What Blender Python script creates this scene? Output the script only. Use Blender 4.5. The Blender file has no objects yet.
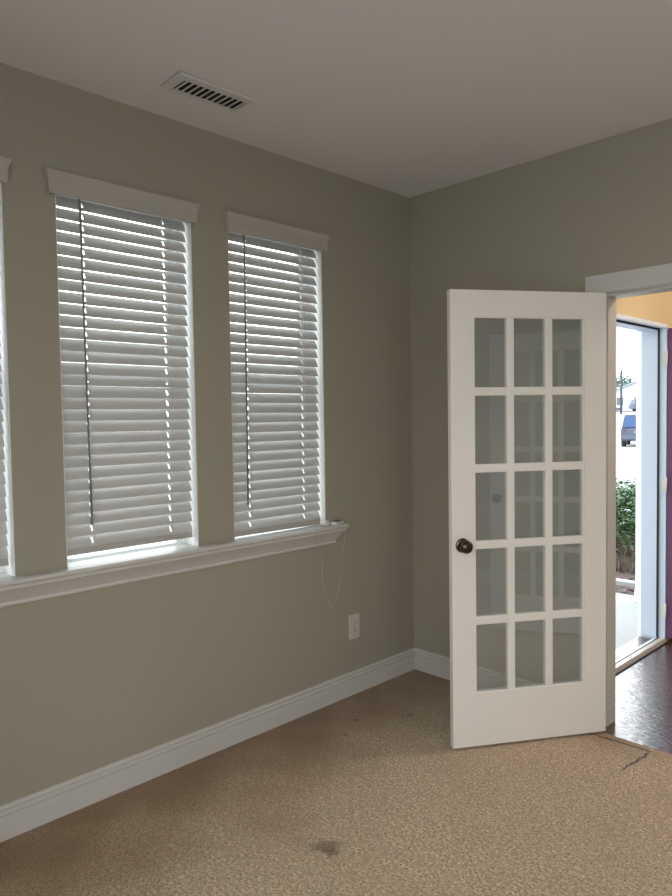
import bpy, bmesh, math, random
from mathutils import Vector, Matrix
random.seed(11)
S = bpy.context.scene
COL = S.collection
PI = math.pi

# ------------------------------------------------------------------ materials
def nt(name):
    m = bpy.data.materials.new(name); m.use_nodes = True
    t = m.node_tree
    return m, t, t.nodes, t.links, t.nodes['Principled BSDF']

def mat(name, col, rough=.5, metal=0, spec=.5, nscale=0, namt=0, bscale=0, bamt=0, bdist=.002, coat=0):
    m, t, N, L, b = nt(name)
    b.inputs['Base Color'].default_value = (*col, 1); b.inputs['Roughness'].default_value = rough
    b.inputs['Metallic'].default_value = metal; b.inputs['Specular IOR Level'].default_value = spec
    b.inputs['Coat Weight'].default_value = coat
    tc = N.new('ShaderNodeTexCoord')
    if nscale:
        no = N.new('ShaderNodeTexNoise'); no.inputs['Scale'].default_value = nscale; no.inputs['Detail'].default_value = 5
        L.new(tc.outputs['Object'], no.inputs['Vector'])
        r = N.new('ShaderNodeMapRange'); r.inputs['From Min'].default_value = .3; r.inputs['From Max'].default_value = .7
        r.inputs['To Min'].default_value = 1 - namt; r.inputs['To Max'].default_value = 1 + namt
        L.new(no.outputs['Fac'], r.inputs['Value'])
        mx = N.new('ShaderNodeVectorMath'); mx.operation = 'SCALE'; mx.inputs[0].default_value = col
        L.new(r.outputs['Result'], mx.inputs['Scale']); L.new(mx.outputs['Vector'], b.inputs['Base Color'])
    if bscale:
        no = N.new('ShaderNodeTexNoise'); no.inputs['Scale'].default_value = bscale; no.inputs['Detail'].default_value = 4
        L.new(tc.outputs['Object'], no.inputs['Vector'])
        bu = N.new('ShaderNodeBump'); bu.inputs['Strength'].default_value = bamt; bu.inputs['Distance'].default_value = bdist
        L.new(no.outputs['Fac'], bu.inputs['Height']); L.new(bu.outputs['Normal'], b.inputs['Normal'])
    return m

M = {}
M['wall'] = mat('greige_wall_paint', (.352, .315, .252), .75, spec=.3, bscale=260, bamt=.08, bdist=.001)
M['ceiling'] = mat('ceiling_paint', (.76, .72, .70), .85, spec=.2, bscale=200, bamt=.1, bdist=.001)
M['trim'] = mat('trim_paint', (.57, .545, .51), .4, spec=.4, nscale=3, namt=.02)
M['reveal_lit'] = mat('daylit_reveal_white', (.80, .80, .79), .45)  # daylight on the window reveals put into a whiter paint
M['frontframe'] = mat('skylight_tinted_frame', (.50, .58, .68), .45)  # blue cast of shaded skylight put into the frame's base colour
M['door'] = mat('door_paint', (.79, .745, .695), .38, spec=.4, nscale=2, namt=.02)
M['slat'] = mat('faux_wood_slat', (.52, .505, .49), .45, spec=.4)
M['valance'] = mat('valance_cream', (.43, .395, .35), .5, spec=.35)
M['vinyl'] = mat('vinyl_window', (.82, .84, .86), .4)
M['cord'] = mat('white_cord', (.78, .76, .72), .7)
M['cable'] = mat('off_white_cable', (.50, .46, .42), .6)
M['wand'] = mat('clear_grey_wand', (.20, .20, .20), .25)
M['plastic'] = mat('white_plastic', (.72, .70, .66), .35)
M['outlet'] = mat('almond_plastic', (.56, .52, .45), .35)
M['dark'] = mat('dark_void', (.03, .028, .025), .9)
M['slot'] = mat('slot_dark', (.05, .045, .04), .8)
M['vent'] = mat('vent_enamel', (.66, .63, .60), .45)
M['bronze'] = mat('oil_rubbed_bronze', (.085, .07, .058), .22, metal=.9, nscale=30, namt=.25)
M['nickel'] = mat('satin_nickel', (.55, .54, .52), .35, metal=1)
M['plum'] = mat('plum_door_paint', (.105, .032, .085), .35, spec=.5)
M['tan'] = mat('tan_hall_paint', (.72, .53, .285), .8, spec=.2, nscale=2.5, namt=.03)
M['hallwhite'] = mat('hall_ceiling_paint', (.75, .72, .66), .85)
M['siding'] = mat('pale_siding', (.70, .72, .72), .6)
M['brick'] = mat('exterior_masonry', (.55, .52, .48), .9, nscale=8, namt=.15)
M['threshold'] = mat('aluminium_threshold', (.60, .52, .45), .4, metal=.3)
M['sillmetal'] = mat('pale_sill_metal', (.66, .72, .76), .35)
M['rubber'] = mat('black_weatherstrip', (.015, .014, .013), .7)
M['porch'] = mat('porch_concrete', (.33, .345, .36), .85, nscale=60, namt=.12, bscale=90, bamt=.25)
M['street'] = mat('pale_sunlit_paving', (.50, .50, .48), .9, nscale=1.5, namt=.05)
M['kerb'] = mat('kerb_stone', (.30, .30, .29), .9, nscale=20, namt=.1)
M['mulch'] = mat('bark_mulch', (.075, .048, .038), .95, nscale=40, namt=.5)
M['chip'] = mat('bark_chip', (.12, .082, .068), .95, nscale=15, namt=.5)
M['leaf'] = mat('shrub_leaf', (.055, .105, .035), .5, nscale=6, namt=.45)
M['twig'] = mat('dry_twig', (.13, .105, .07), .9, nscale=8, namt=.3)
M['carblue'] = mat('car_paint_blue', (.012, .026, .065), .3, coat=.3)
M['cartrim'] = mat('car_trim_grey', (.055, .07, .10), .5)
M['carglass'] = mat('car_glass', (.02, .05, .14), .15, spec=.4)
M['tyre'] = mat('tyre_rubber', (.02, .02, .022), .8)
M['rim'] = mat('wheel_alloy', (.12, .13, .14), .4, metal=.5)
M['lamp_red'] = mat('tail_light_red', (.09, .015, .02), .25)
M['plate'] = mat('number_plate', (.16, .16, .16), .5)
M['pole'] = mat('utility_pole_wood', (.05, .05, .055), .9)
M['tree'] = mat('haze_pale_tree_leaf', (.16, .24, .21), .8, nscale=.5, namt=.25)  # haze and glare put into a lighter leaf green
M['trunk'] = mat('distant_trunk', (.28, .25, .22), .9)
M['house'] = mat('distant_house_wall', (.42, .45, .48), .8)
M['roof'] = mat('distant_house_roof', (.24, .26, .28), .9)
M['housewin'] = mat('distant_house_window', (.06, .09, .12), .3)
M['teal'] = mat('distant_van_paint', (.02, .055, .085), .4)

def carpet_mat():
    m, t, N, L, b = nt('beige_carpet')
    tc = N.new('ShaderNodeTexCoord')
    def noise(scale, det=3, vec=None):
        n = N.new('ShaderNodeTexNoise'); n.inputs['Scale'].default_value = scale; n.inputs['Detail'].default_value = det
        L.new(vec or tc.outputs['Object'], n.inputs['Vector']); return n
    def mr(src, a, bb, c, d):
        r = N.new('ShaderNodeMapRange'); L.new(src, r.inputs['Value'])
        for k, v in zip(('From Min', 'From Max', 'To Min', 'To Max'), (a, bb, c, d)): r.inputs[k].default_value = v
        r.clamp = True; return r.outputs['Result']
    def math_(op, a, bb=None):
        n = N.new('ShaderNodeMath'); n.operation = op
        for i, v in enumerate((a, bb)):
            if v is None: continue
            if isinstance(v, (int, float)): n.inputs[i].default_value = v
            else: L.new(v, n.inputs[i])
        return n.outputs[0]
    def mix(fac, a, bb, mode='MIX'):
        n = N.new('ShaderNodeMix'); n.data_type = 'RGBA'; n.blend_type = mode
        if isinstance(fac, (int, float)): n.inputs['Factor'].default_value = fac
        else: L.new(fac, n.inputs['Factor'])
        for k, v in ((6, a), (7, bb)):
            if isinstance(v, tuple): n.inputs[k].default_value = (*v, 1)
            else: L.new(v, n.inputs[k])
        return n.outputs[2]
    fine = noise(105, 4); mid = noise(42, 4); big = noise(1.6, 3); lump = noise(9, 3)
    c = mix(mr(fine.outputs['Fac'], .32, .68, 0, 1), (.175, .113, .058), (.88, .665, .44))
    c = mix(mr(mid.outputs['Fac'], .35, .65, 0, .55), c, (.34, .245, .155))
    c = mix(mr(big.outputs['Fac'], .45, .68, 0, .35), c, (.36, .245, .135))
    c = mix(mr(lump.outputs['Fac'], .55, .75, 0, .25), c, (.30, .22, .145))
    # dirt and painted-in wall shade along the skirting: a ragged band that follows the wall edge
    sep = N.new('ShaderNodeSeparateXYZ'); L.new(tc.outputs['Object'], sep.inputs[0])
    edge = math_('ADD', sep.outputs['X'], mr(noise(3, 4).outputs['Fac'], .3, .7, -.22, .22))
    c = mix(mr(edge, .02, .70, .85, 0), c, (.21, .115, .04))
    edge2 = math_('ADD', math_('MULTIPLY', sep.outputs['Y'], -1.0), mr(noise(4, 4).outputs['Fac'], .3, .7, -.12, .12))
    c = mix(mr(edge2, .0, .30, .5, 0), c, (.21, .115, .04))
    # spots
    warp = noise(14, 3)
    def spot(x, y, r, amt, colr, c):
        d = N.new('ShaderNodeVectorMath'); d.operation = 'DISTANCE'
        L.new(tc.outputs['Object'], d.inputs[0]); d.inputs[1].default_value = (x, y, 0)
        dd = math_('ADD', d.outputs['Value'], mr(warp.outputs['Fac'], .3, .7, -r * .7, r * .7))
        return mix(mr(dd, r * .45, r * 1.1, amt, 0), c, colr)
    for x, y, r, a in ((.864, -1.553, .055, .6), (.90, -1.56, .035, .45), (.236, -.752, .016, .8), (.395, -.522, .012, .7), (.314, -.9, .010, .6), (.70, -1.15, .010, .6)):
        c = spot(x, y, r, a, (.085, .055, .03), c)
    # worn seam slits near the doorway
    def seg(ax, ay, bx, by, w, c, wob):
        lx, ly = bx - ax, by - ay; ln = math.hypot(lx, ly); ux, uy = lx / ln, ly / ln
        px = math_('SUBTRACT', sep.outputs['X'], ax); py = math_('SUBTRACT', sep.outputs['Y'], ay)
        al = math_('ADD', math_('MULTIPLY', px, ux), math_('MULTIPLY', py, uy))
        pe = math_('ABSOLUTE', math_('ADD', math_('ADD', math_('MULTIPLY', px, -uy), math_('MULTIPLY', py, ux)), mr(noise(30, 2).outputs['Fac'], .3, .7, -wob, wob)))
        f = math_('MULTIPLY', mr(pe, w * .5, w * 1.2, 1, 0), math_('MULTIPLY', mr(al, 0, .02, 0, 1), mr(al, ln - .02, ln, 1, 0)))
        return mix(math_('MULTIPLY', f, .85), c, (.05, .03, .016)), f
    c, f1 = seg(1.12, -.10, 1.41, -.088, .006, c, .004)
    c, f2 = seg(1.40, -.09, 1.372, -.345, .005, c, .007)
    L.new(c, b.inputs['Base Color'])
    b.inputs['Roughness'].default_value = .95; b.inputs['Specular IOR Level'].default_value = .15
    b.inputs['Sheen Weight'].default_value = .25; b.inputs['Sheen Roughness'].default_value = .5
    h = math_('ADD', fine.outputs['Fac'], math_('MULTIPLY', mid.outputs['Fac'], .8))
    h = math_('ADD', h, math_('MULTIPLY', lump.outputs['Fac'], .8))
    h = math_('SUBTRACT', h, math_('MULTIPLY', math_('MAXIMUM', f1, f2), 1.2))
    bu = N.new('ShaderNodeBump'); bu.inputs['Strength'].default_value = .8; bu.inputs['Distance'].default_value = .008
    L.new(h, bu.inputs['Height']); L.new(bu.outputs['Normal'], b.inputs['Normal'])
    return m
M['carpet'] = carpet_mat()

def hardwood():
    m, t, N, L, b = nt('dark_hand_scraped_hardwood')
    tc = N.new('ShaderNodeTexCoord')
    br = N.new('ShaderNodeTexBrick'); br.inputs['Scale'].default_value = 1
    br.inputs['Brick Width'].default_value = 1.2; br.inputs['Row Height'].default_value = .125; br.inputs['Mortar Size'].default_value = .0016
    br.inputs['Color1'].default_value = (.085, .036, .018, 1); br.inputs['Color2'].default_value = (.13, .058, .03, 1); br.inputs['Mortar'].default_value = (.012, .006, .004, 1)
    L.new(tc.outputs['Object'], br.inputs['Vector'])
    mp = N.new('ShaderNodeMapping'); mp.inputs['Scale'].default_value = (2.5, 30, 1); L.new(tc.outputs['Object'], mp.inputs[0])
    g = N.new('ShaderNodeTexNoise'); g.inputs['Scale'].default_value = 1.6; g.inputs['Detail'].default_value = 6; L.new(mp.outputs[0], g.inputs['Vector'])
    mx = N.new('ShaderNodeMix'); mx.data_type = 'RGBA'; mx.blend_type = 'MULTIPLY'; mx.inputs['Factor'].default_value = .6
    L.new(br.outputs['Color'], mx.inputs[6]); L.new(g.outputs['Color'], mx.inputs[7]); L.new(mx.outputs[2], b.inputs['Base Color'])
    b.inputs['Roughness'].default_value = .33; b.inputs['Coat Weight'].default_value = 1; b.inputs['Coat IOR'].default_value = 1.85; b.inputs['Coat Roughness'].default_value = .2
    mp2 = N.new('ShaderNodeMapping'); mp2.inputs['Scale'].default_value = (14, 40, 1); mp2.inputs['Rotation'].default_value = (0, 0, .5); L.new(tc.outputs['Object'], mp2.inputs[0])
    w = N.new('ShaderNodeTexNoise'); w.inputs['Scale'].default_value = 1; w.inputs['Detail'].default_value = 2; w.inputs['Distortion'].default_value = 1.2; L.new(mp2.outputs[0], w.inputs['Vector'])
    bu = N.new('ShaderNodeBump'); bu.inputs['Strength'].default_value = .6; bu.inputs['Distance'].default_value = .005
    L.new(w.outputs['Fac'], bu.inputs['Height'])
    bu2 = N.new('ShaderNodeBump'); bu2.inputs['Strength'].default_value = .4; bu2.inputs['Distance'].default_value = .002; bu2.invert = True
    L.new(br.outputs['Fac'], bu2.inputs['Height']); L.new(bu.outputs['Normal'], bu2.inputs['Normal'])
    L.new(bu2.outputs['Normal'], b.inputs['Normal']); L.new(bu2.outputs['Normal'], b.inputs['Coat Normal'])
    return m
M['hardwood'] = hardwood()

def glass_mat(name, tint=(1, 1, 1), ior=1.52, haze=0):
    m = bpy.data.materials.new(name); m.use_nodes = True
    N, L = m.node_tree.nodes, m.node_tree.links
    N.remove(N['Principled BSDF']); out = N['Material Output']
    tr = N.new('ShaderNodeBsdfTransparent'); tr.inputs[0].default_value = (*tint, 1)
    gl = N.new('ShaderNodeBsdfGlossy'); gl.inputs['Roughness'].default_value = .01
    fr = N.new('ShaderNodeFresnel'); ge = N.new('ShaderNodeNewGeometry')
    im = N.new('ShaderNodeMath'); im.operation = 'MULTIPLY_ADD'; im.inputs[1].default_value = 1 / ior - ior; im.inputs[2].default_value = ior
    L.new(ge.outputs['Backfacing'], im.inputs[0]); L.new(im.outputs[0], fr.inputs['IOR'])    # the same reflectance at both faces of a thin pane
    mx = N.new('ShaderNodeMixShader')
    L.new(fr.outputs[0], mx.inputs[0]); L.new(tr.outputs[0], mx.inputs[1]); L.new(gl.outputs[0], mx.inputs[2])
    df = N.new('ShaderNodeBsdfDiffuse'); df.inputs[0].default_value = (.84, .93, 1, 1); mz = N.new('ShaderNodeMixShader')   # even pale-blue haze standing in for reflected daylight
    mz.inputs[0].default_value = haze; L.new(mx.outputs[0], mz.inputs[1]); L.new(df.outputs[0], mz.inputs[2]); L.new(mz.outputs[0], out.inputs[0])
    return m
M['glass'] = glass_mat('clear_glass', (.97, .985, .98))
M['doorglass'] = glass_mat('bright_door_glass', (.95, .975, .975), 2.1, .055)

def emit(name, col, s):
    m = bpy.data.materials.new(name); m.use_nodes = True
    b = m.node_tree.nodes['Principled BSDF']
    b.inputs['Base Color'].default_value = (.9, .9, .88, 1); b.inputs['Emission Color'].default_value = (*col, 1); b.inputs['Emission Strength'].default_value = s
    return m

# ------------------------------------------------------------------ mesh building
class MB:
    def __init__(s): s.bm = bmesh.new()
    def add(s, verts, faces, smooth=False, mtx=None):
        vs = [s.bm.verts.new(mtx @ Vector(v) if mtx else v) for v in verts]
        for f in faces:
            try:
                fc = s.bm.faces.new([vs[i] for i in f]); fc.smooth = smooth
            except ValueError: pass
        return s
    def box(s, a, b, mtx=None):
        x0, y0, z0 = a; x1, y1, z1 = b
        v = [(x0, y0, z0), (x1, y0, z0), (x1, y1, z0), (x0, y1, z0), (x0, y0, z1), (x1, y0, z1), (x1, y1, z1), (x0, y1, z1)]
        return s.add(v, [(0, 3, 2, 1), (4, 5, 6, 7), (0, 1, 5, 4), (1, 2, 6, 5), (2, 3, 7, 6), (3, 0, 4, 7)], mtx=mtx)
    def prism(s, prof, fn0, fn1, smooth=False):
        """profile (list of 2d points) swept from fn0(p) to fn1(p)."""
        n = len(prof); v = [fn0(p) for p in prof] + [fn1(p) for p in prof]
        f = [(i, (i + 1) % n, n + (i + 1) % n, n + i) for i in range(n)]
        s.add(v, f + [tuple(range(n))[::-1], tuple(range(n, 2 * n))], smooth)
        return s
    def lathe(s, prof, mtx=None, n=24, smooth=True):
        """profile (r,h) revolved about z."""
        v = []; f = []
        for r, h in prof:
            for k in range(n):
                a = 2 * PI * k / n; v.append((r * math.cos(a), r * math.sin(a), h))
        for i in range(len(prof) - 1):
            for k in range(n):
                k2 = (k + 1) % n; f.append((i * n + k, i * n + k2, (i + 1) * n + k2, (i + 1) * n + k))
        f.append(tuple(range(n))[::-1]); f.append(tuple(range((len(prof) - 1) * n, len(prof) * n)))
        return s.add(v, f, smooth, mtx)
    def tube(s, pts, r, n=8, smooth=True):
        pts = [Vector(p) for p in pts]; v = []; f = []
        rr = r if isinstance(r, (list, tuple)) else [r] * len(pts)
        for i, p in enumerate(pts):
            d = (pts[min(i + 1, len(pts) - 1)] - pts[max(i - 1, 0)]).normalized()
            a = d.cross(Vector((0, 0, 1)) if abs(d.z) < .9 else Vector((1, 0, 0))).normalized(); b = d.cross(a)
            for k in range(n):
                t = 2 * PI * k / n; v.append(p + (a * math.cos(t) + b * math.sin(t)) * rr[i])
        for i in range(len(pts) - 1):
            for k in range(n):
                k2 = (k + 1) % n; f.append((i * n + k, i * n + k2, (i + 1) * n + k2, (i + 1) * n + k))
        f.append(tuple(range(n))[::-1]); f.append(tuple(range((len(pts) - 1) * n, len(pts) * n)))
        return s.add(v, f, smooth)
    def build(s, name, m, parent=None, bevel=0, seg=2, loc=None):
        bmesh.ops.recalc_face_normals(s.bm, faces=s.bm.faces)
        me = bpy.data.meshes.new(name); s.bm.to_mesh(me); s.bm.free(); me.materials.append(m)
        o = bpy.data.objects.new(name, me); COL.objects.link(o)
        if parent: o.parent = parent
        if loc: o.location = loc
        if bevel:
            md = o.modifiers.new('bevel', 'BEVEL'); md.width = bevel; md.segments = seg; md.limit_method = 'ANGLE'; md.angle_limit = .6
        return o

def spline(pts, n=8):
    pts = [Vector(p) for p in pts]; P = [pts[0]] + pts + [pts[-1]]; out = []
    for i in range(1, len(P) - 2):
        for k in range(n):
            t = k / n; a, b, c, d = P[i - 1], P[i], P[i + 1], P[i + 2]
            out.append(.5 * ((2 * b) + (c - a) * t + (2 * a - 5 * b + 4 * c - d) * t * t + (3 * b - a - 3 * c + d) * t ** 3))
    out.append(pts[-1]); return out

def tag(o, label, cat, group=None, kind=None):
    o['label'] = label; o['category'] = cat
    if group: o['group'] = group
    if kind: o['kind'] = kind
    return o
def empty(name, loc=(0, 0, 0), rz=0):
    o = bpy.data.objects.new(name, None); COL.objects.link(o); o.location = loc; o.rotation_euler = (0, 0, rz); o.empty_display_size = .1
    return o
def struct(o, label, cat): return tag(o, label, cat, kind='structure')
def lab(o, t): o['label'] = t; return o

H = 2.74
RX, RY = 3.90, -3.52        # far right and rear of the room
# ------------------------------------------------------------------ room shell
WIN = [(-2.832, -2.243), (-2.056, -1.470), (-1.280, -.702)]
Z0, Z1 = .912, 2.400
def wall_windowed():
    m = MB(); xa, xb = -.16, 0
    ys = [RY - .12] + [v for w in WIN for v in w] + [.12]
    for i in range(0, len(ys), 2): m.box((xa, ys[i], -.3), (xb, ys[i + 1], H + .15))
    for a, b in WIN:
        m.box((xa, a, -.3), (xb, b, Z0)); m.box((xa, a, Z1), (xb, b, H + .15))
    bmesh.ops.remove_doubles(m.bm, verts=m.bm.verts, dist=1e-5)
    # drop the internal faces shared by two neighbouring blocks
    seen = {}
    for f in list(m.bm.faces): seen.setdefault(frozenset(v.index for v in f.verts), []).append(f)
    m.bm.verts.index_update(); seen = {}
    for f in m.bm.faces: seen.setdefault(frozenset(v.index for v in f.verts), []).append(f)
    bmesh.ops.delete(m.bm, geom=[f for fs in seen.values() if len(fs) > 1 for f in fs], context='FACES')
    return m.build('wall_left', M['wall'])
struct(wall_windowed(), 'greige painted wall with the three blind-covered windows', 'wall')
DX0, DX1, DZ = 1.145, 2.675, 2.036   # clear opening of the double doorway
m = MB(); ya, yb = 0, .09
m.box((0, ya, -.3), (DX0 - .02, .09, H + .15)); m.box((DX1 + .02, ya, -.3), (RX + .12, yb, H + .15)); m.box((DX0 - .02, ya, DZ + .02), (DX1 + .02, yb, H + .15))
struct(m.build('wall_back', M['wall']), 'greige wall with the double doorway to the hall', 'wall')
# tall bare window added to the unseen side wall to brighten the room
RWIN = (-3.40, -2.20, .60, 2.40)
m = MB()
a, b, c, d = RWIN
m.box((RX, RY - .12, -.3), (RX + .14, a, H + .15)); m.box((RX, b, -.3), (RX + .14, 0, H + .15))
m.box((RX, a, -.3), (RX + .14, b, c)); m.box((RX, a, d), (RX + .14, b, H + .15))
struct(m.build('wall_right', M['wall']), 'greige wall opposite the blinds with an added bare window', 'wall')
FWIN = (1.40, 3.78, .25, 2.50)  # unseen wide window added behind the camera for more daylight
m = MB(); a, b, c, d = FWIN
m.box((-.16, RY - .12, -.3), (a, RY, H + .15)); m.box((b, RY - .12, -.3), (RX + .14, RY, H + .15)); m.box((a, RY - .12, -.3), (b, RY, c)); m.box((a, RY - .12, d), (b, RY, H + .15))
struct(m.build('wall_front', M['wall']), 'greige wall behind the camera with an added wide bare window', 'wall')
m = MB(); m.box((-.0, RY, -.3), (RX, -.05, 0)); m.box((0, -.05, -.3), (DX0, 0, 0)); m.box((DX1, -.05, -.3), (RX, 0, 0)); struct(m.build('floor', M['carpet']), 'worn beige carpet with stains and an open seam by the door', 'carpet')
m = MB(); m.box((-.0, RY, H), (RX, 0, H + .15)); struct(m.build('ceiling', M['ceiling']), 'off-white ceiling of the carpeted room', 'ceiling')

BASE = [(0, 0), (.016, 0), (.016, .086), (.0085, .0885), (.0085, .0925), (.0150, .0945), (.0150, .107), (.0065, .1085), (.0065, .1125), (.0095, .1145), (.0085, .119), (.004, .1225), (0, .1225)]
def baseboard(name, fn0, fn1, label):
    m = MB(); m.prism(BASE, fn0, fn1); return struct(m.build(name, M['trim']), label, 'baseboard')
baseboard('baseboard_left', lambda p: (p[0], RY, p[1]), lambda p: (p[0], -p[0], p[1]), 'white moulded baseboard running below the windows')
baseboard('baseboard_back', lambda p: (p[0], -p[0], p[1]), lambda p: (1.062, -p[0], p[1]), 'white moulded baseboard between the room corner and the doorway')
baseboard('baseboard_back_right', lambda p: (2.76, -p[0], p[1]), lambda p: (RX - p[0], -p[0], p[1]), 'white baseboard past the far side of the doorway')
baseboard('baseboard_right', lambda p: (RX - p[0], -p[0], p[1]), lambda p: (RX - p[0], RY + p[0], p[1]), 'white baseboard under the added tall side window')
baseboard('baseboard_front', lambda p: (RX - p[0], RY + p[0], p[1]), lambda p: (p[0], RY + p[0], p[1]), 'white baseboard behind the camera')

# ------------------------------------------------------------------ window trim: stool and apron
ST = .934
m = MB()
SP = [(0, ST - .020), (.056, ST - .020), (.062, ST - .015), (.064, ST - .010), (.062, ST - .004), (.056, ST), (0, ST)]
m.prism(SP, lambda p: (p[0], -2.955, p[1]), lambda p: (p[0], -.598, p[1]))
for a, b in WIN: m.box((-.118, a + .001, ST - .02), (.001, b - .001, ST))
stool = struct(m.build('trim_1', M['trim']), 'long white window stool under the three blinds', 'window sill')
AP = [(0, .834), (.008, .833), (.013, .836), (.014, .842), (.010, .848), (.012, .852), (.026, .872), (.043, .893), (.052, .902), (.054, ST - .0205), (0, ST - .0205)]
m = MB(); m.prism(AP, lambda p: (p[0], -2.895 - p[0], p[1]), lambda p: (p[0], -.658 + p[0], p[1]))
m.build('apron', M['trim'], stool)

# ------------------------------------------------------------------ windows
WL = ['vinyl window behind the blind cut off at the left', 'vinyl window behind the middle blind with daylight under its rail', 'vinyl window behind the blind nearest the room corner']
for i, (a, b) in enumerate(WIN):
    t = struct(empty('window_%d' % (i + 1), (-.122, (a + b) / 2, ST)), WL[i], 'window')
    w = (b - a) / 2 - .002; h = Z1 - ST - .002
    m = MB(); x0, x1 = -.037, .022
    fr, sr = .016, .030
    m.box((x0, -w, -.02), (x1, -w + fr, h)); m.box((x0, w - fr, -.02), (x1, w, h)); m.box((x0, -w + fr, h - .03), (x1, w - fr, h)); m.box((x0, -w + fr, -.02), (x1, w - fr, .002))
    m.build('window_frame', M['vinyl'], t, .002)
    m = MB(); m.box((x1 + .0005, -w - .0018, .0005), (.1195, -w + .002, h - .001)); m.box((x1 + .0005, w - .002, .0005), (.1195, w + .0018, h - .001)); m.box((x1 + .0005, -w + .002, h - .004), (.1215, w - .002, h + .0018))
    m.build('daylit_reveal_lining', M['reveal_lit'], t)  # added lining, white to stand for glancing daylight on the reveal
    hh = h / 2; wi = w - fr
    m = MB()
    m.box((-.003, -wi, .002), (.018, -wi + sr, hh + .018)); m.box((-.003, wi - sr, .002), (.018, wi, hh + .018)); m.box((-.003, -wi + sr, .002), (.018, wi - sr, .011)); m.box((-.003, -wi + sr, hh - .018), (.018, wi - sr, hh + .018))
    s1 = m.build('lower_sash', M['vinyl'], t, .002)
    m = MB(); m.box((.006, -wi + sr - .002, .009), (.012, wi - sr + .002, hh - .016)); m.build('pane', M['glass'], s1)
    m = MB()
    m.box((-.027, -wi, hh - .018), (-.005, -wi + sr, h - .03)); m.box((-.027, wi - sr, hh - .018), (-.005, wi, h - .03)); m.box((-.027, -wi + sr, hh - .018), (-.005, wi - sr, hh + .018)); m.box((-.027, -wi + sr, h - .05), (-.005, wi - sr, h - .03))
    s2 = m.build('upper_sash', M['vinyl'], t, .002)
    m = MB(); m.box((-.018, -wi + sr - .002, hh + .016), (-.012, wi - sr + .002, h - .048)); m.build('pane', M['glass'], s2)
a, b, c, d = RWIN
t = struct(empty('window_4', (RX + .07, (a + b) / 2, c)), 'tall bare window added in the side wall out of frame to brighten the room', 'window')
w, h = (b - a) / 2 - .002, d - c
m = MB()
for y0, y1, z0, z1 in ((-w, -w + .05, .002, h - .002), (w - .05, w, .002, h - .002), (-w + .05, w - .05, h - .05, h - .002), (-w + .05, w - .05, .002, .05), (-.03, .03, .05, h - .05)): m.box((-.03, y0, z0), (.03, y1, z1))
m.build('window_frame', M['vinyl'], t, .003)
m = MB(); m.box((-.003, -w + .045, .045), (.003, w - .045, h - .045)); m.build('pane', M['glass'], t)

a, b, c, d = FWIN
t = struct(empty('window_5', ((a + b) / 2, RY - .06, c)), 'wide bare window added behind the camera to brighten the room', 'window')
w, h = (b - a) / 2 - .002, d - c
m = MB()
for x0, x1, z0, z1 in ((-w, -w + .05, .002, h - .002), (w - .05, w, .002, h - .002), (-w + .05, w - .05, h - .05, h - .002), (-w + .05, w - .05, .002, .05), (-w / 3 - .025, -w / 3 + .025, .05, h - .05), (w / 3 - .025, w / 3 + .025, .05, h - .05)): m.box((x0, -.03, z0), (x1, .03, z1))
m.build('window_frame', M['vinyl'], t, .003)
m = MB(); m.box((-w + .045, -.003, .045), (w - .045, .003, h - .045)); m.build('pane', M['glass'], t)

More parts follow.
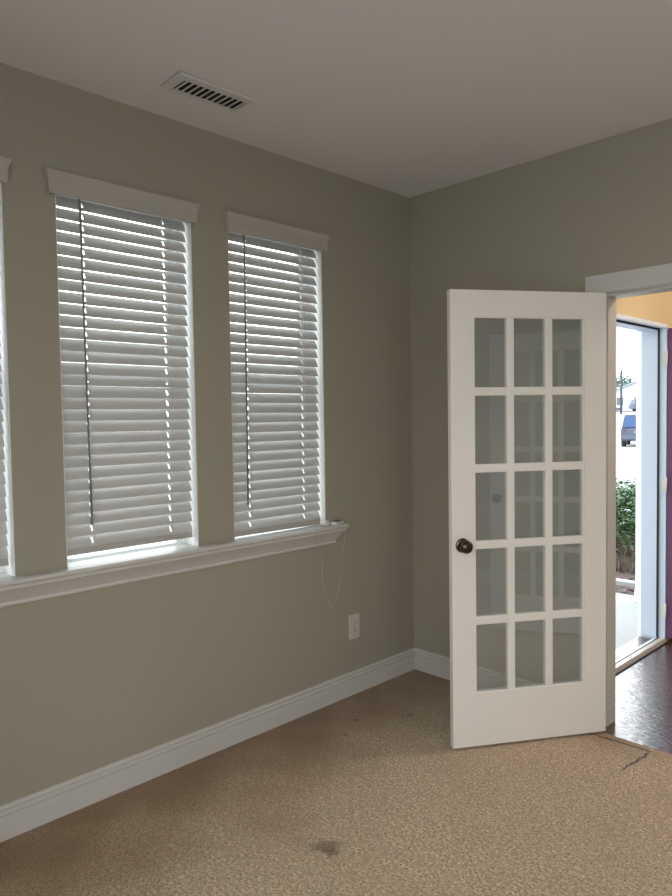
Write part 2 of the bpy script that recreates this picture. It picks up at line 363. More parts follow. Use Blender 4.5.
# ------------------------------------------------------------------ blinds
TILT = math.radians(61.5)
def make_blind(i, a, b, rail_z, label, va, vb):
    t = tag(empty('window_blind', (-.04, (a + b) / 2, Z1 - .003)), label, 'blind', 'slatted blinds in the three windows')
    L = (b - a) / 2 - .013; z00 = Z1 - .003
    # headrail
    m = MB(); m.box((-.028, -L, -.045), (.028, L, 0)); m.build('headrail', M['slat'], t, .002)
    # valance with mitred returns, flared at the top; stands off the wall
    zt, zb = 2.404 - z00, 2.322 - z00
    prof = [(.0, zb), (.004, zb + .004), (.006, zb + .045), (.010, zb + .066), (.016, zt - .004), (.016, zt), (.006, zt), (-.006, zt - .004), (-.008, zb)]
    yc = (a + b) / 2; y0, y1 = va - yc, vb - yc; xf = .04 + .020
    m = MB()
    n = len(prof); ringA = [(.0405, y0 - p[0], p[1]) for p in prof]; ringB = [(xf + p[0], y0 - p[0], p[1]) for p in prof]
    ringC = [(xf + p[0], y1 + p[0], p[1]) for p in prof]; ringD = [(.0405, y1 + p[0], p[1]) for p in prof]
    v = ringA + ringB + ringC + ringD; f = []
    for r in range(3):
        for k in range(n): f.append((r * n + k, r * n + (k + 1) % n, (r + 1) * n + (k + 1) % n, (r + 1) * n + k))
    f += [tuple(range(n))[::-1], tuple(range(3 * n, 4 * n))]
    m.add(v, f); m.build('valance', M['valance'], t)
    # slats with routed cord holes
    pitch = .0443; top = 2.316 - z00; bot = rail_z + .036 - z00
    ns = int((top - bot - .012) / pitch) + 1; pitch = (top - bot - .012) / (ns - 1) if ns > 1 else pitch
    cr = (-L + .105, L - .105); hw, hd = .0045, .0125; W, T = .0255, .0014
    m = MB()
    rr = random.Random(i)
    for k in range(ns):
        z = top - k * pitch
        mt = Matrix.Translation((rr.uniform(-.0006, .0006), 0, z + rr.uniform(-.0008, .0008))) @ Matrix.Rotation(TILT + rr.uniform(-.03, .03), 4, 'Y')
        def crown(xa, xb, ya, yb, n):
            xs = [xa + (xb - xa) * q / n for q in range(n + 1)]; zc = lambda x: .0032 * (1 - (x / W) ** 2)
            pr = [(x, zc(x) + T) for x in xs] + [(x, zc(x) - T) for x in reversed(xs)]
            m.prism(pr, lambda p: mt @ Vector((p[0], ya, p[1])), lambda p: mt @ Vector((p[0], yb, p[1])))
        segs = [(-L, cr[0] - hw), (cr[0] + hw, cr[1] - hw), (cr[1] + hw, L)]
        for s0, s1 in segs: crown(-W, W, s0, s1, 8)
        for c in cr:
            crown(-W, -hd, c - hw, c + hw, 2); crown(hd, W, c - hw, c + hw, 2)
    m.build('slats', M['slat'], t)
    for c in cr:
        lc = MB(); lc.tube([(0, c, -.045), (0, c, bot)], .0008, 6); lc.build('lift_cord', M['cord'], t)
        ld = MB()
        ld.tube([(.0155, c + .006, -.045), (.0155, c + .006, bot)], .0007, 6); ld.tube([(-.0155, c + .006, -.045), (-.0155, c + .006, bot)], .0007, 6)
        ld.build('ladder_string', M['cord'], t)
    m = MB()
    rz = rail_z - z00
    roll = math.radians(-.55) if i == 2 else 0     # the corner blind's rail rests on the stool, lower at its near end
    mt = Matrix.Translation((.004, 0, rz + .016)) @ Matrix.Rotation(roll, 4, 'X') @ Matrix.Rotation(math.radians(76), 4, 'Y')
    m.box((-.017, -L, -.008), (.017, L, .008), mt)
    m.build('bottom_rail', M['valance'], t, .003)
    # tilt wand hanging in front of the slats
    m = MB(); yw = -L + .083
    xw = .030
    m.tube([(.024, yw, -.046), (xw, yw, -.06), (xw, yw + .002, -.10), (xw, yw + (.012 if i == 1 else -.006), 1.10 - z00)], [.002, .003, .0042, .0042], 8)
    wd = m.build('tilt_wand', M['wand'], t)
    m = MB(); m.lathe([(.004, 0), (.0055, .004), (.0055, .03), (.004, .034)], Matrix.Translation((xw, yw + (.012 if i == 1 else -.006), 1.085 - z00)), 10); m.build('wand_tip', M['wand'], wd)
    return t
make_blind(0, *WIN[0], .972, 'white slatted blind cut off by the left edge of the photo', -2.85, -2.235)
make_blind(1, *WIN[1], .972, 'white slatted blind in the middle window, hanging clear of the sill', -2.083, -1.462)
make_blind(2, *WIN[2], .940, 'white slatted blind nearest the corner, its bottom rail down on the sill', -1.288, -.690)

# ------------------------------------------------------------------ things on the sill
t = tag(empty('cable', (0, -.72, ST)), 'thin white cable with a rounded plug, looping down from the sill end', 'cable')
pts = spline([(.0, -.712, .012), (.03, -.735, .012), (.056, -.80 + .0, .010), (.0625, -.812, .0), (.064, -.826, -.03), (.064, -.832, -.078), (.050, -.815, -.10), (.022, -.77, -.14), (.012, -.746, -.183), (.010, -.741, -.277), (.010, -.708, -.387), (.010, -.688, -.425), (.010, -.66, -.40), (.010, -.635, -.36), (.010, -.611, -.273), (.010, -.598, -.17), (.020, -.592, -.10), (.030, -.588, -.03), (.040, -.590, .004), (.040, -.605, .0055), (.045, -.64, .006)], 6)
pts = [Vector((p.x, p.y + .72, p.z)) for p in pts]
m = MB(); m.tube(pts, .0021, 8); m.build('cord', M['cable'], t)
m = MB()
R0 = Matrix.Translation((.018, -.006, .001)) @ Matrix.Rotation(.35, 4, 'Z')
m.lathe([(.012, 0), (.022, .003), (.024, .010), (.023, .018), (.016, .025), (.008, .027)], R0 @ Matrix.Scale(1.35, 4, (0, 1, 0)), 20)
m.build('plug', M['plastic'], t)
t = tag(empty('charger', (.030, -.650, ST), .2), 'flat white plastic charger lying on the tip of the sill', 'charger')
m = MB(); m.box((-.018, -.036, 0), (.018, .036, .017)); bd = m.build('body', M['plastic'], t, .004)
m = MB(); m.box((-.014, -.030, .017), (.014, .030, .0185)); m.build('top_cover', M['cartrim'], t, .001)

# ------------------------------------------------------------------ outlet
t = tag(empty('wall_outlet', (0, -.507, .296)), 'almond duplex outlet low on the wall beneath the sill end', 'outlet')
m = MB(); m.prism([(-.0395, 0), (.0395, 0), (.0395, .134), (-.0395, .134)], lambda p: (0, p[0], p[1]), lambda p: (.006, p[0] * .94, .067 + (p[1] - .067) * .96)); m.build('cover_plate', M['outlet'], t, .0015)
for zc in (.0875, .0465):
    m = MB(); prof = [(.0165 * math.cos(a), max(-.0135, min(.0135, .0185 * math.sin(a)))) for a in [2 * PI * k / 28 for k in range(28)]]
    m.prism(prof, lambda p: (.0055, p[0], zc + p[1]), lambda p: (.0085, p[0], zc + p[1])); r = m.build('receptacle', M['outlet'], t)
    m = MB()
    m.box((.0083, -.0085, zc - .001), (.0089, -.0060, zc + .009)); m.box((.0083, .0060, zc), (.0089, .0085, zc + .008)); m.prism([(.003 * math.cos(2 * PI * k / 12), .003 * math.sin(2 * PI * k / 12)) for k in range(12)], lambda p: (.0083, p[0], zc - .0075 + p[1]), lambda p: (.0089, p[0], zc - .0075 + p[1]))
    m.build('slot', M['slot'], r)
m = MB(); m.lathe([(.0035, 0), (.0035, .001), (.002, .0018)], Matrix.Translation((.006, 0, .067)) @ Matrix.Rotation(PI / 2, 4, 'Y'), 12); m.build('screw', M['nickel'], t)

# ------------------------------------------------------------------ ceiling register, one end sagging
t = tag(empty('ceiling_vent', (.30, -1.565, H - .0005)), 'off-white slotted air register on the ceiling, one end sagging', 'vent')
t.rotation_euler = (math.radians(.75), 0, 0)
m = MB(); zt, zb = -.0025, -.0095
X0, X1, Y0, Y1 = -.062, .078, -.182, .158
ox0, ox1, oy0, oy1 = -.046, .042, -.142, .146
for a0, b0 in (((X0, Y0), (ox0, Y1)), ((ox1, Y0), (X1, Y1)), ((ox0, Y0), (ox1, oy0)), ((ox0, oy1), (ox1, Y1))): m.box((*a0, zb), (*b0, zt))
m.build('face_plate', M['vent'], t, .0006)
m = MB(); m.box((ox0 - .004, oy0 - .004, zt + .0002), (ox1 + .004, oy1 + .004, zt + .0008)); m.build('duct_opening', M['dark'], t)
m = MB(); nl = 11
for k in range(nl):
    y = oy0 + (k + .5) * (oy1 - oy0) / nl
    mt = Matrix.Translation((0, y, -.008)) @ Matrix.Rotation(math.radians(22), 4, 'X')
    m.box((ox0, -.0085, -.0008), (ox1, .0085, .0008), mt)
m.build('louvres', M['vent'], t)
for y in (-.162, .154):
    m = MB(); m.lathe([(.004, -.0015), (.004, 0)], Matrix.Translation((0, y, -.0095)), 10); m.build('screw', M['vent'], t)

# ------------------------------------------------------------------ doorway casing and French door leaves
t = struct(empty('trim_2', (DX0, 0, 0)), 'wide white casing and jamb of the double doorway', 'door frame')
CAS = [(0, 0), (.082, 0), (.082, .018), (.066, .020), (.030, .0165), (.008, .015), (0, .012)]
m = MB()
m.box((DX0 - .084 - DX0, -.019, 0), (-.004, 0, DZ + .004)); m.build('casing_leg', M['trim'], t, .003)
m = MB(); m.box((DX1 + .004 - DX0, -.019, 0), (DX1 + .084 - DX0, 0, DZ + .004)); m.build('casing_leg', M['trim'], t, .003)
m = MB(); m.box((-.084, -.0195, DZ + .004), (DX1 + .084 - DX0, 0, DZ + .088)); m.build('casing_head', M['trim'], t, .003)
m = MB(); m.box((-.02, -.0005, 0), (0, .109, DZ + .02)); m.box((0, .02, 0), (.011, .109, DZ - .011)); m.build('jamb', M['trim'], t, .001)
m = MB(); m.box((DX1 - DX0, -.0005, 0), (DX1 - DX0 + .02, .109, DZ + .02)); m.box((DX1 - DX0 - .011, .02, 0), (DX1 - DX0, .109, DZ - .011)); m.build('jamb', M['trim'], t, .001)
m = MB(); m.box((0, -.0005, DZ), (DX1 - DX0, .109, DZ + .02)); m.box((0, .02, DZ - .011), (DX1 - DX0, .109, DZ)); m.build('head_jamb', M['trim'], t, .001)
m = MB()
m.box((-.084, .09, 0), (-.004, .108, DZ + .004)); m.box((DX1 + .004 - DX0, .09, 0), (DX1 + .084 - DX0, .108, DZ + .004)); m.box((-.084, .09, DZ + .004), (DX1 + .084 - DX0, .1085, DZ + .088)); m.build('hall_casing', M['trim'], t, .003)

LW, LH, LT = .752, 2.020, .035
def make_leaf(name, label, pivot, ang, flip):
    """leaf along +u from its hinge; u maps to +X, or to -X when flip; thickness runs to +Y (hall side)."""
    t = struct(empty(name, (pivot[0], pivot[1], .011), ang), label, 'door')
    s = -1 if flip else 1
    def bx(m, u0, u1, y0, y1, z0, z1): m.box((min(s * u0, s * u1), y0, z0), (max(s * u0, s * u1), y1, z1))
    y0, y1 = .005, .005 + LT
    bd = .006; cu = [.118 - bd, .268 + bd, .303 - bd, .453 + bd, .488 - bd, .638 + bd]
    rz = [.243 - bd + k * .3388 for k in range(5)]; ph = .3025 + 2 * bd
    o = .003
    m = MB()
    bx(m, o, cu[0], y0, y1, 0, LH); bx(m, cu[5], LW, y0, y1, 0, LH)
    bx(m, cu[0], cu[5], y0, y1, 0, rz[0]); bx(m, cu[0], cu[5], y0, y1, rz[4] + ph, LH)
    m.build('leaf_frame', M['door'], t)
    m = MB(); e = .004
    for k in (1, 3): bx(m, cu[k], cu[k + 1], y0 + e, y1 - e, rz[0], rz[4] + ph)
    for k in range(4):
        for j in (0, 2, 4): bx(m, cu[j], cu[j + 1], y0 + e, y1 - e, rz[k] + ph, rz[k + 1])
    m.build('muntins', M['door'], t, .002)
    m = MB()
    for k in range(5):      # glazing beads round every light
        for j in (0, 2, 4):
            for ya, yb in ((y0 + e + .002, y0 + .0135), (y1 - .0135, y1 - e - .002)):
                bx(m, cu[j], cu[j] + bd, ya, yb, rz[k], rz[k] + ph); bx(m, cu[j + 1] - bd, cu[j + 1], ya, yb, rz[k], rz[k] + ph)
                bx(m, cu[j] + bd, cu[j + 1] - bd, ya, yb, rz[k], rz[k] + bd); bx(m, cu[j] + bd, cu[j + 1] - bd, ya, yb, rz[k] + ph - bd, rz[k] + ph)
    m.build('glazing_bead', M['door'], t)
    m = MB()
    for k in range(5):
        for j in (0, 2, 4): bx(m, cu[j] + .001, cu[j + 1] - .001, (y0 + y1) / 2 - .002, (y0 + y1) / 2 + .002, rz[k] + .001, rz[k] + ph - .001)
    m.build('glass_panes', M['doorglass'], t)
    KZ = .917 - .011
    for side in (1, -1):
        yy = y1 if side == 1 else y0
        mt = Matrix.Translation((s * .703, yy, KZ)) @ Matrix.Rotation(-side * PI / 2, 4, 'X')
        m = MB(); m.lathe([(.009, .006), (.009, .024), (.014, .028), (.024, .034), (.0285, .043), (.0285, .050), (.023, .058), (.012, .063), (.006, .064)], mt, 28)
        kn = m.build('knob', M['bronze'], t)
        m = MB(); m.lathe([(.032, 0), (.032, .003), (.028, .006), (.014, .0075)], mt, 28); m.build('rosette', M['bronze'], kn)
    for z in (.18, 1.0, 1.80):
        m = MB(); m.lathe([(.006, -.046), (.007, -.044), (.007, .044), (.006, .046)], Matrix.Translation((0, 0, z)), 12)
        bx(m, .001, .003, 0, y1 - .004, z - .044, z + .044)
        m.build('hinge', M['bronze'], t)
    return t
make_leaf('door_1', 'white fifteen-pane French door standing open on the carpet', (DX0 + .002, -.026), math.radians(237.2), False)
make_leaf('door_2', 'white French door leaf out of frame, mirrored in the glass of the other', (DX1 - .002, -.026), math.radians(84), True)

# ------------------------------------------------------------------ hall behind the doorway
FX, FY0, FY1, FZ = .886, .555, 1.474, 2.025     # inner face of the entry wall, front door opening
HX1, HY1 = 4.2, 2.05
m = MB(); m.box((.72, .0895, -.3), (HX1, HY1, -.001)); m.box((DX0 + .0005, -.0495, -.3), (DX1 - .0005, .0895, -.001)); struct(m.build('floor_hall', M['hardwood']), 'dark glossy hand-scraped hardwood floor beyond the doorway', 'floor')
m = MB(); m.box((.72, .09, H), (HX1, HY1 + .1, H + .15)); struct(m.build('ceiling_hall', M['hallwhite']), 'pale ceiling of the hall', 'ceiling')
m = MB(); wa = .735
m.box((wa, .09, -.3), (FX, FY0 - .022, H)); m.box((wa, FY1 + .022, -.3), (FX, HY1 + .1, H)); m.box((wa, FY0 - .022, FZ + .022), (FX, FY1 + .022, H)); m.box((wa, FY0 - .022, -.3), (FX, FY1 + .022, -.02))
struct(m.build('wall_entry', M['tan']), 'warm tan wall over the front door', 'wall')
m = MB(); m.box((FX, HY1, -.3), (HX1 + .1, HY1 + .1, H)); struct(m.build('wall_hall_far', M['tan']), 'warm tan wall behind the open plum door', 'wall')
m = MB(); m.box((HX1, .09, -.3), (HX1 + .1, HY1, H)); struct(m.build('wall_hall_right', M['tan']), 'tan end wall of the hall out of frame', 'wall')

t = struct(empty('trim_3', (FX, FY0, 0)), 'pale painted frame of the front door with metal threshold', 'door frame')
def W(m, a, b): m.box((a[0] - FX, a[1] - FY0, a[2]), (b[0] - FX, b[1] - FY0, b[2])); return m
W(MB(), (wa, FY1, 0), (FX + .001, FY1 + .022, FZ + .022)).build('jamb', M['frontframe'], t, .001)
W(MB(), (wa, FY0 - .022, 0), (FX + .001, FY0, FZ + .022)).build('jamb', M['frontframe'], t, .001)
W(MB(), (wa, FY0, FZ), (FX + .001, FY1, FZ + .022)).build('head_jamb', M['vinyl'], t, .001)
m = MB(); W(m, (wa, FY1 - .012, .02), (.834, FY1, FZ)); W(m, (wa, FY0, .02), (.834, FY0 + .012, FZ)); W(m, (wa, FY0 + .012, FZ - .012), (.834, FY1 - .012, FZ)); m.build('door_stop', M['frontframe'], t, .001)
m = MB(); W(m, (.8345, FY1 - .010, .02), (.844, FY1, FZ)); W(m, (.8345, FY0, .02), (.844, FY0 + .010, FZ)); W(m, (.8345, FY0 + .01, FZ - .010), (.844, FY1 - .01, FZ)); m.build('weatherstrip', M['rubber'], t)
m = MB(); W(m, (.71, FY1 + .004, -.06), (.7345, FY1 + .055, FZ + .05)); W(m, (.71, FY0 - .055, -.06), (.7345, FY0 - .004, FZ + .05)); W(m, (.71, FY0 - .055, FZ + .004), (.7345, FY1 + .055, FZ + .055)); m.build('brick_mould', M['vinyl'], t, .003)
m = MB(); m.prism([(.70, -.045), (.70, -.035), (.842, .012), (.842, -.019)], lambda p: (p[0] - FX, .0, p[1]), lambda p: (p[0] - FX, FY1 - FY0, p[1])); m.build('sill', M['sillmetal'], t)
m = MB(); m.prism([(.852, -.019), (.852, .018), (.858, .022), (.884, .022), (.894, .012), (.899, .004), (.899, -.019)], lambda p: (p[0] - FX, 0, p[1]), lambda p: (p[0] - FX, FY1 - FY0, p[1])); m.build('threshold', M['threshold'], t)
m = MB(); W(m, (.842, FY0, -.019), (.853, FY1, .019)); W(m, (.900, FY0, -.019), (.908, FY1, .004)); m.build('gasket_and_shade_bar', M['rubber'], t)  # second bar is a dark strip for the threshold's inner shadow line

t = struct(empty('door_3', (FX, FY1, 0)), 'plum purple front door swung open into the hall', 'door')
m = MB()
m.box((.004, .004, .025), (.905, .048, FZ - .004)); m.build('leaf', M['plum'], t, .002)
for z0, z1 in ((.20, .86), (1.02, 1.86)):
    for x0, x1 in ((.12, .42), (.50, .80)):
        m = MB(); 
        for a, b in (((x0, z0), (x1, z0 + .02)), ((x0, z1 - .02), (x1, z1)), ((x0, z0 + .02), (x0 + .02, z1 - .02)), ((x1 - .02, z0 + .02), (x1, z1 - .02))): m.box((a[0], -.004, a[1]), (b[0], .0038, b[1]))
        m.build('panel_moulding', M['plum'], t, .003)
m = MB(); m.lathe([(.010, 0), (.010, .02), (.026, .03), (.029, .042), (.022, .055), (.006, .06)], Matrix.Translation((.84, .0035, .95)) @ Matrix.Rotation(PI / 2, 4, 'X'), 24); m.build('knob', M['nickel'], t)
for z in (.20, 1.02, 1.83):
    m = MB(); m.box((-.024, -.0022, z - .044), (.002, .0, z + .044)); m.lathe([(.006, -.05), (.006, .05)], Matrix.Translation((.004, -.004, z)), 10); m.build('hinge', M['trim'], t)

# ------------------------------------------------------------------ ceiling lights added out of frame to brighten room and hall
def added_flush_light(x, y, strength, col, label, r=.17):
    t = tag(empty('added_ceiling_light', (x, y, H - .001)), label, 'added ceiling light')
    m = MB(); m.lathe([(r * .9, -.018), (r * .96, -.012), (r * .96, 0)], None, 32); m.build('base', M['nickel'], t)
    m = MB(); m.lathe([(.004, -.095), (r * .35, -.090), (r * .65, -.074), (r * .86, -.048), (r * .9, -.0185)], None, 32); m.build('glass_dome', emit('lit_dome_' + str(x), col, strength), t)
    return t
added_flush_light(2.75, -1.10, 8, (1, .87, .74), 'frosted dome light added to brighten the carpeted room, out of frame')
added_flush_light(2.0, 1.0, 78, (1, .97, .93), 'frosted dome light added to brighten the hall, out of frame')

# ------------------------------------------------------------------ outdoors
PZ = -.10
m = MB(); m.box((-1.6, .09, PZ - .25), (.71, 2.86, PZ)); struct(m.build('porch_floor', M['porch']), 'pale concrete porch slab outside the front door', 'porch')
t = tag(empty('porch_column', (.287, 2.77, PZ)), 'square white porch column on the far edge of the slab', 'column')
m = MB(); m.box((-.085, -.085, 0), (.085, .085, 2.6)); m.build('shaft', M['vinyl'], t, .004)
m = MB(); m.box((-.092, -.088, 0), (.092, .088, .10)); m.build('plinth', M['vinyl'], t, .004)
m = MB(); m.box((-.55, .12, 2.62), (.735, 2.9, 2.72)); struct(m.build('porch_ceiling', M['siding']), 'pale porch ceiling above the front step', 'porch ceiling')
m = MB(); m.box((-.16, .09, -.4), (.0, .12, H)); 
m.box((-.0, .09, -.4), (.735, .11, H)); struct(m.build('wall_porch_side', M['siding']), 'pale house wall on the near side of the porch', 'wall')
m = MB(); m.box((.735, 2.15, -.4), (4.3, 2.3, H)); m.box((.735, 2.15, -.4), (.80, 2.9, H)); struct(m.build('wall_porch_far', M['siding']), 'pale house wall past the front door', 'wall')
# ground: level, rising far away
def ground():
    m = MB(); xs = [-140, -60, -30, -12, -3, -.1, 8, 60]; ys = [-60, -10, 0, 3, 20, 45, 60, 80, 105, 200]
    def z(x, y): return -.42 + (2.25 * min(1, max(0, (y - 45) / 50.0)) if y > 45 else 0)
    v = [(x, y, z(x, y)) for y in ys for x in xs]; n = len(xs)
    f = [(j * n + i, j * n + i + 1, (j + 1) * n + i + 1, (j + 1) * n + i) for j in range(len(ys) - 1) for i in range(n - 1)]
    return m.add(v, f).build('ground', M['street'])
struct(ground(), 'bright pale paving of the street outside', 'ground')
# planting bed with bark chips
m = MB(); rr = random.Random(5); nx, ny = 30, 26
v = []
for j in range(ny + 1):
    for i in range(nx + 1):
        x = -3.2 + i * 3.9 / nx; y = 2.862 + j * 4.6 / ny
        edge = i in (0, nx) or j in (0, ny)
        v.append((x, y, -.43 if (edge and j) else -.25 + rr.uniform(-.012, .012) + (.0 if j < 3 else .03)))
m.add(v, [(j * (nx + 1) + i, j * (nx + 1) + i + 1, (j + 1) * (nx + 1) + i + 1, (j + 1) * (nx + 1) + i) for j in range(ny) for i in range(nx)])
struct(m.build('planting_bed', M['mulch']), 'brown mulch bed along the edge of the porch', 'planting bed')
m = MB()
for k in range(2600):
    x, y = rr.uniform(-2.2, .6), rr.uniform(2.9, 6.6)
    if 3.53 < y < 3.81 or math.hypot(x + .80, y - 5.15) < .72 or math.hypot(x + 2.0, y - 5.5) < .70 or math.hypot(x + .78, y - 4.22) < .40: continue
    mt = Matrix.Translation((x, y, (-.25 if y < 3.4 else -.22) + rr.uniform(0, .02))) @ Matrix.Rotation(rr.uniform(0, 6.3), 4, 'Z') @ Matrix.Rotation(rr.uniform(-.6, .6), 4, 'X')
    l, w = rr.uniform(.015, .05), rr.uniform(.006, .014); m.box((-l, -w, -.004), (l, w, .004), mt)
tag(m.build('bark_chips', M['chip']), 'brown bark chips spread over the bed beside the porch', 'mulch', kind='stuff')
m = MB(); m.box((-3.0, 3.62, -.30), (.65, 3.72, -.175)); tag(m.build('edging_stone', M['kerb'], None, .01), 'pale narrow edging strip across the mulch beside the porch', 'edging')

def shrub(name, x, y, z, rx, rz, nleaf, label, seed):
    r = random.Random(seed); t = tag(empty(name, (x, y, z)), label, 'shrub')
    m = MB()
    for k in range(nleaf):
        a = r.uniform(0, 2 * PI); c = r.uniform(-.75, 1); q = math.sqrt(1 - c * c); rad = r.uniform(.12, 1) ** .45 * r.uniform(.9, 1.08)
        p = Vector((rx * rad * q * math.cos(a), rx * rad * q * math.sin(a), rz * (1.05 + rad * c)))
        l, w = r.uniform(.036, .066), r.uniform(.015, .026)
        mt = Matrix.Translation(p) @ Matrix.Rotation(r.uniform(0, 2 * PI), 4, 'Z') @ Matrix.Rotation(r.uniform(-.9, .5), 4, 'Y') @ Matrix.Rotation(r.uniform(-.5, .5), 4, 'X')
        m.add([(0, 0, 0), (l * .45, w, .006), (l, 0, -.006), (l * .45, -w, .006), (l * .45, 0, 0)], [(0, 4, 1), (1, 4, 2), (2, 4, 3), (3, 4, 0)], False, mt)
    m.build('foliage', M['leaf'], t)
    m = MB()
    for k in range(46):
        a = r.uniform(0, 2 * PI); s = r.uniform(.03, .30); e = r.uniform(.2, .95)
        p0 = (s * rx * math.cos(a), s * rx * math.sin(a), 0); p1 = (rx * .7 * e * math.cos(a + .3), rx * .7 * e * math.sin(a + .3), rz * .45); p2 = (rx * .9 * e * math.cos(a + .4), rx * .9 * e * math.sin(a + .4), rz * r.uniform(.7, 1.3))
        m.tube(spline([p0, p1, p2], 4), [.007, .0065, .006, .0055, .005, .0045, .004, .0035, .003], 5)
    m.build('branches', M['twig'], t)
    return t
shrub('shrub', -.80, 5.15, -.23, .62, .45, 6500, 'dense green shrub seen through the open front door', 3)
shrub('shrub', -2.0, 5.5, -.23, .60, .44, 1200, 'green shrub further along the mulch bed, hidden by the door frame', 4)
# dry grass in front of the shrub
m = MB(); r = random.Random(8)
for k in range(80):
    a = r.uniform(0, 2 * PI); s = r.uniform(0, .11) ; x0, y0 = s * math.cos(a) * 2.2, s * math.sin(a); h = r.uniform(.12, .30); o = r.uniform(.03, .12)
    x1, y1 = x0 + o * math.cos(a), y0 + o * math.sin(a)
    m.tube([(x0, y0, 0), ((x0 * .6 + x1 * .4), (y0 * .6 + y1 * .4), h * .65), (x1, y1, h)], [.003, .0025, .001], 3)
o = m.build('ornamental_grass', M['twig'], None, 0, 2, (-.62, 4.25, -.225)); tag(o, 'clump of dry straw-coloured grass at the foot of the shrub', 'grass')

# parked SUV, tail towards the camera
def suv(x, y, z, rz, label, paint, sc=1.0):
    t = tag(empty('car', (x, y, z), rz), label, 'car'); t.scale = (sc, sc, sc)
    hw = .94
    side = [(-2.25, .42), (-2.30, .62), (-2.26, 1.02), (-2.18, 1.08), (.95, 1.08), (2.05, .98), (2.28, .85), (2.30, .45), (2.1, .34), (-2.1, .34)]
    m = MB(); m.prism(side, lambda p: (-hw, p[0], p[1]), lambda p: (hw, p[0], p[1])); m.build('body', paint, t, .05, 3)
    cab = [(-2.20, 1.06), (-1.98, 1.80), (-1.75, 1.86), (-.2, 1.86), (.15, 1.80), (1.05, 1.06)]
    m = MB(); m.prism(cab, lambda p: (-hw + .03 - 0 + (p[1] - 1.06) * .20, p[0], p[1]), lambda p: (hw - .03 - (p[1] - 1.06) * .20, p[0], p[1])); m.build('cabin', paint, t, .04, 2)
    m = MB(); m.prism([(-2.205, 1.12), (-2.035, 1.70), (-2.02, 1.70), (-2.19, 1.12)], lambda p: (-.80 + (p[1] - 1.1) * .18, p[0] - .010, p[1]), lambda p: (.80 - (p[1] - 1.1) * .18, p[0] - .010, p[1])); m.build('rear_window', M['carglass'], t)
    m = MB(); m.prism([(1.02, 1.12), (.22, 1.74), (.25, 1.76), (1.05, 1.13)], lambda p: (-.80 + (p[1] - 1.1) * .18, p[0] + .01, p[1]), lambda p: (.80 - (p[1] - 1.1) * .18, p[0] + .01, p[1])); m.build('windscreen', M['carglass'], t)
    for s in (-1, 1):
        m = MB()
        for y0, y1 in ((-1.85, -1.0), (-.9, -.02), (.08, .72)):
            yt = min(y1, .25)
            m.prism([(y0, 1.14), (y1, 1.14), (yt, 1.70), (y0 + .05, 1.70)], lambda p: (s * (hw - .025 - (p[1] - 1.06) * .2), p[0], p[1]), lambda p: (s * (hw - .005 - (p[1] - 1.06) * .2), p[0], p[1]))
        m.build('side_window', M['carglass'], t)
        m = MB(); m.box((s * .70 - .10, -2.315, .80), (s * .80 + .08, -2.25, 1.04)); m.build('tail_light', M['lamp_red'], t, .01)
        m = MB(); m.box((s * .98 - .09, .70, 1.08), (s * .98 + .09, .82, 1.26)); m.build('mirror', M['cartrim'], t, .02)
        for yw in (-1.42, 1.42):
            mt = Matrix.Translation((s * .84, yw, .37)) @ Matrix.Rotation(PI / 2, 4, 'Y')
            m = MB(); m.lathe([(.22, -.12), (.35, -.12), (.37, -.09), (.37, .09), (.35, .12), (.22, .12)], mt, 28); wh = m.build('wheel', M['tyre'], t)
            m = MB(); m.lathe([(.22, -.13), (.10, -.135), (.10, .135), (.22, .13)], mt, 20); m.build('hub', M['rim'], wh)
    m = MB(); m.box((-.93, -2.42, .42), (.93, -2.22, .66)); m.build('bumper', M['cartrim'], t, .04, 3)
    m = MB(); m.box((-.26, -2.312, .78), (.26, -2.29, .92)); m.build('plate', M['plate'], t)
    m = MB(); m.box((-.50, -2.305, .95), (.50, -2.255, 1.0)); m.build('trim_strip', M['rim'], t, .005)
    return t
suv(-13.74, 37.84, -.42, math.radians(18), 'dark blue SUV parked on the bright street beyond the shrub', M['carblue'])
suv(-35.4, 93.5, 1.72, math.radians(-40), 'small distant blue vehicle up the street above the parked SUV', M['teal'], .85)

# utility pole
t = tag(empty('utility_pole', (-35.1, 85, 1.3)), 'thin grey utility pole standing far up the street', 'pole')
m = MB(); m.tube([(0, 0, 0), (0, 0, 5.7)], [.15, .12], 10); m.build('shaft', M['pole'], t)
m = MB(); m.box((-.75, -.05, 5.2), (.75, .05, 5.32)); m.build('crossarm', M['pole'], t)
m = MB(); m.box((-1.3, -.04, .5), (-.16, .04, .9)); m.build('sign_board', M['cartrim'], t)

def tree(x, y, z, h, r, seed, label):
    q = random.Random(seed); t = tag(empty('tree', (x, y, z)), label, 'tree', 'distant trees beyond the street')
    m = MB(); m.tube([(0, 0, 0), (.1, 0, h * .5), (0, 0, h * .8)], [.22, .15, .06], 8); m.build('trunk', M['trunk'], t)
    m = MB()
    for k in range(900):
        a = q.uniform(0, 2 * PI); c = q.uniform(-1, 1); s = math.sqrt(1 - c * c); rad = q.uniform(.3, 1)
        p = Vector((r * rad * s * math.cos(a), r * rad * s * math.sin(a), h * .68 + h * .32 * rad * c)); l = q.uniform(.15, .34)
        mt = Matrix.Translation(p) @ Matrix.Rotation(q.uniform(0, 6.3), 4, 'Z') @ Matrix.Rotation(q.uniform(-1, 1), 4, 'X')
        m.add([(-l, 0, 0), (0, l * .6, .05), (l, 0, 0), (0, -l * .6, .05)], [(0, 1, 2, 3)], False, mt)
    m.build('crown', M['tree'], t)
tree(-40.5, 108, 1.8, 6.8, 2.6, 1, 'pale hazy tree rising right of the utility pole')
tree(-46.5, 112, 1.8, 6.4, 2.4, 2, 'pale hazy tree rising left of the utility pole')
tree(-37.5, 112, 1.8, 6.6, 2.4, 3, 'pale hazy tree cut off by the white porch column')
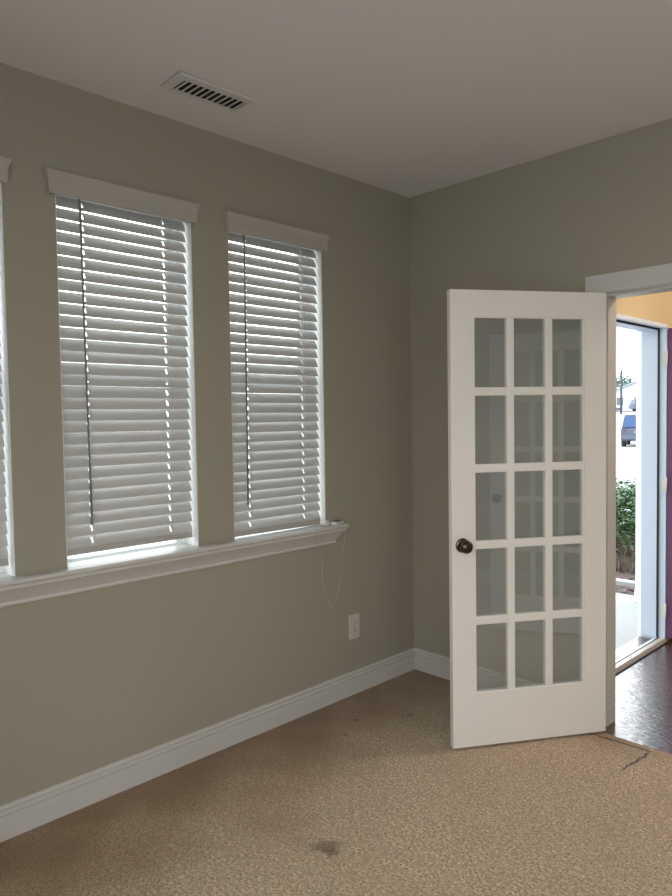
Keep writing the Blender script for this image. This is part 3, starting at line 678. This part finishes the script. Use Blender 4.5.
t = tag(empty('house', (-39.2, 101, 1.75), .25), 'pale far-off house in front of the hazy trees', 'house')
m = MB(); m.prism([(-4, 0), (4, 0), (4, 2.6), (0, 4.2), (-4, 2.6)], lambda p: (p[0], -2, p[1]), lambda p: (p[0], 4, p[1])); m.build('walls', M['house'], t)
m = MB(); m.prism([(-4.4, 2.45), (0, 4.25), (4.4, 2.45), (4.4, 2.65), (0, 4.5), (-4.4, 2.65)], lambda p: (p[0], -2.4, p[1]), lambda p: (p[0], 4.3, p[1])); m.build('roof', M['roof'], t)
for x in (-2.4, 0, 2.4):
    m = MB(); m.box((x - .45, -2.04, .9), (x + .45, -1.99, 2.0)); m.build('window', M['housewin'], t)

# ------------------------------------------------------------------ sky, daylight portals
w = bpy.data.worlds.new('overcast_sky'); S.world = w; w.use_nodes = True
N, L = w.node_tree.nodes, w.node_tree.links; bg = N['Background']
tc = N.new('ShaderNodeTexCoord'); sp = N.new('ShaderNodeSeparateXYZ'); rp = N.new('ShaderNodeValToRGB')
L.new(tc.outputs['Generated'], sp.inputs[0]); L.new(sp.outputs['Z'], rp.inputs[0])
rp.color_ramp.elements[0].position = 0; rp.color_ramp.elements[0].color = (1, .975, .94, 1)
rp.color_ramp.elements[1].position = .9; rp.color_ramp.elements[1].color = (.72, .86, 1, 1)
L.new(rp.outputs[0], bg.inputs[0]); bg.inputs[1].default_value = 4.5
def portal(name, loc, rot, sx, sy):
    l = bpy.data.lights.new(name, 'AREA'); l.shape = 'RECTANGLE'; l.size = sx; l.size_y = sy; l.cycles.is_portal = True
    o = bpy.data.objects.new(name, l); COL.objects.link(o); o.location = loc; o.rotation_euler = rot
portal('portal_front_door', (.69, (FY0 + FY1) / 2, 1.0), (0, -PI / 2, 0), 2.05, .95)
portal('portal_added_side', (RX + .15, (RWIN[0] + RWIN[1]) / 2, (RWIN[2] + RWIN[3]) / 2), (0, PI / 2, 0), 1.8, 1.2)
portal('portal_added_rear', ((FWIN[0] + FWIN[1]) / 2, RY - .13, (FWIN[2] + FWIN[3]) / 2), (PI / 2, 0, 0), 2.38, 2.25)
for i, (a, b) in enumerate(WIN): portal('portal_blind_window', (-.165, (a + b) / 2, 1.65), (0, -PI / 2, 0), 1.5, .6)

# ------------------------------------------------------------------ camera
cam = bpy.data.cameras.new('camera'); co = bpy.data.objects.new('camera', cam); COL.objects.link(co)
yaw, pitch, roll, f = .794635, -.0440857, -.0151635, 692.887
fw = Vector((-math.sin(yaw) * math.cos(pitch), math.cos(yaw) * math.cos(pitch), math.sin(pitch)))
r0 = Vector((math.cos(yaw), math.sin(yaw), 0)); u0 = r0.cross(fw)
r1 = math.cos(roll) * r0 + math.sin(roll) * u0; u1 = -math.sin(roll) * r0 + math.cos(roll) * u0
mw = Matrix((r1, u1, -fw)).transposed().to_4x4(); mw.translation = (2.570224, -3.145322, 1.486536)
co.matrix_world = mw
cam.sensor_fit = 'VERTICAL'; cam.sensor_height = 24; cam.lens = f / 896 * 24; cam.clip_start = .05; cam.clip_end = 600
S.camera = co
S.view_settings.view_transform = 'Standard'; S.view_settings.look = 'None'; S.view_settings.gamma = 1
S.view_settings.exposure = .13
S.cycles.use_denoising = True
S.cycles.max_bounces = 10; S.cycles.diffuse_bounces = 6; S.cycles.transparent_max_bounces = 24
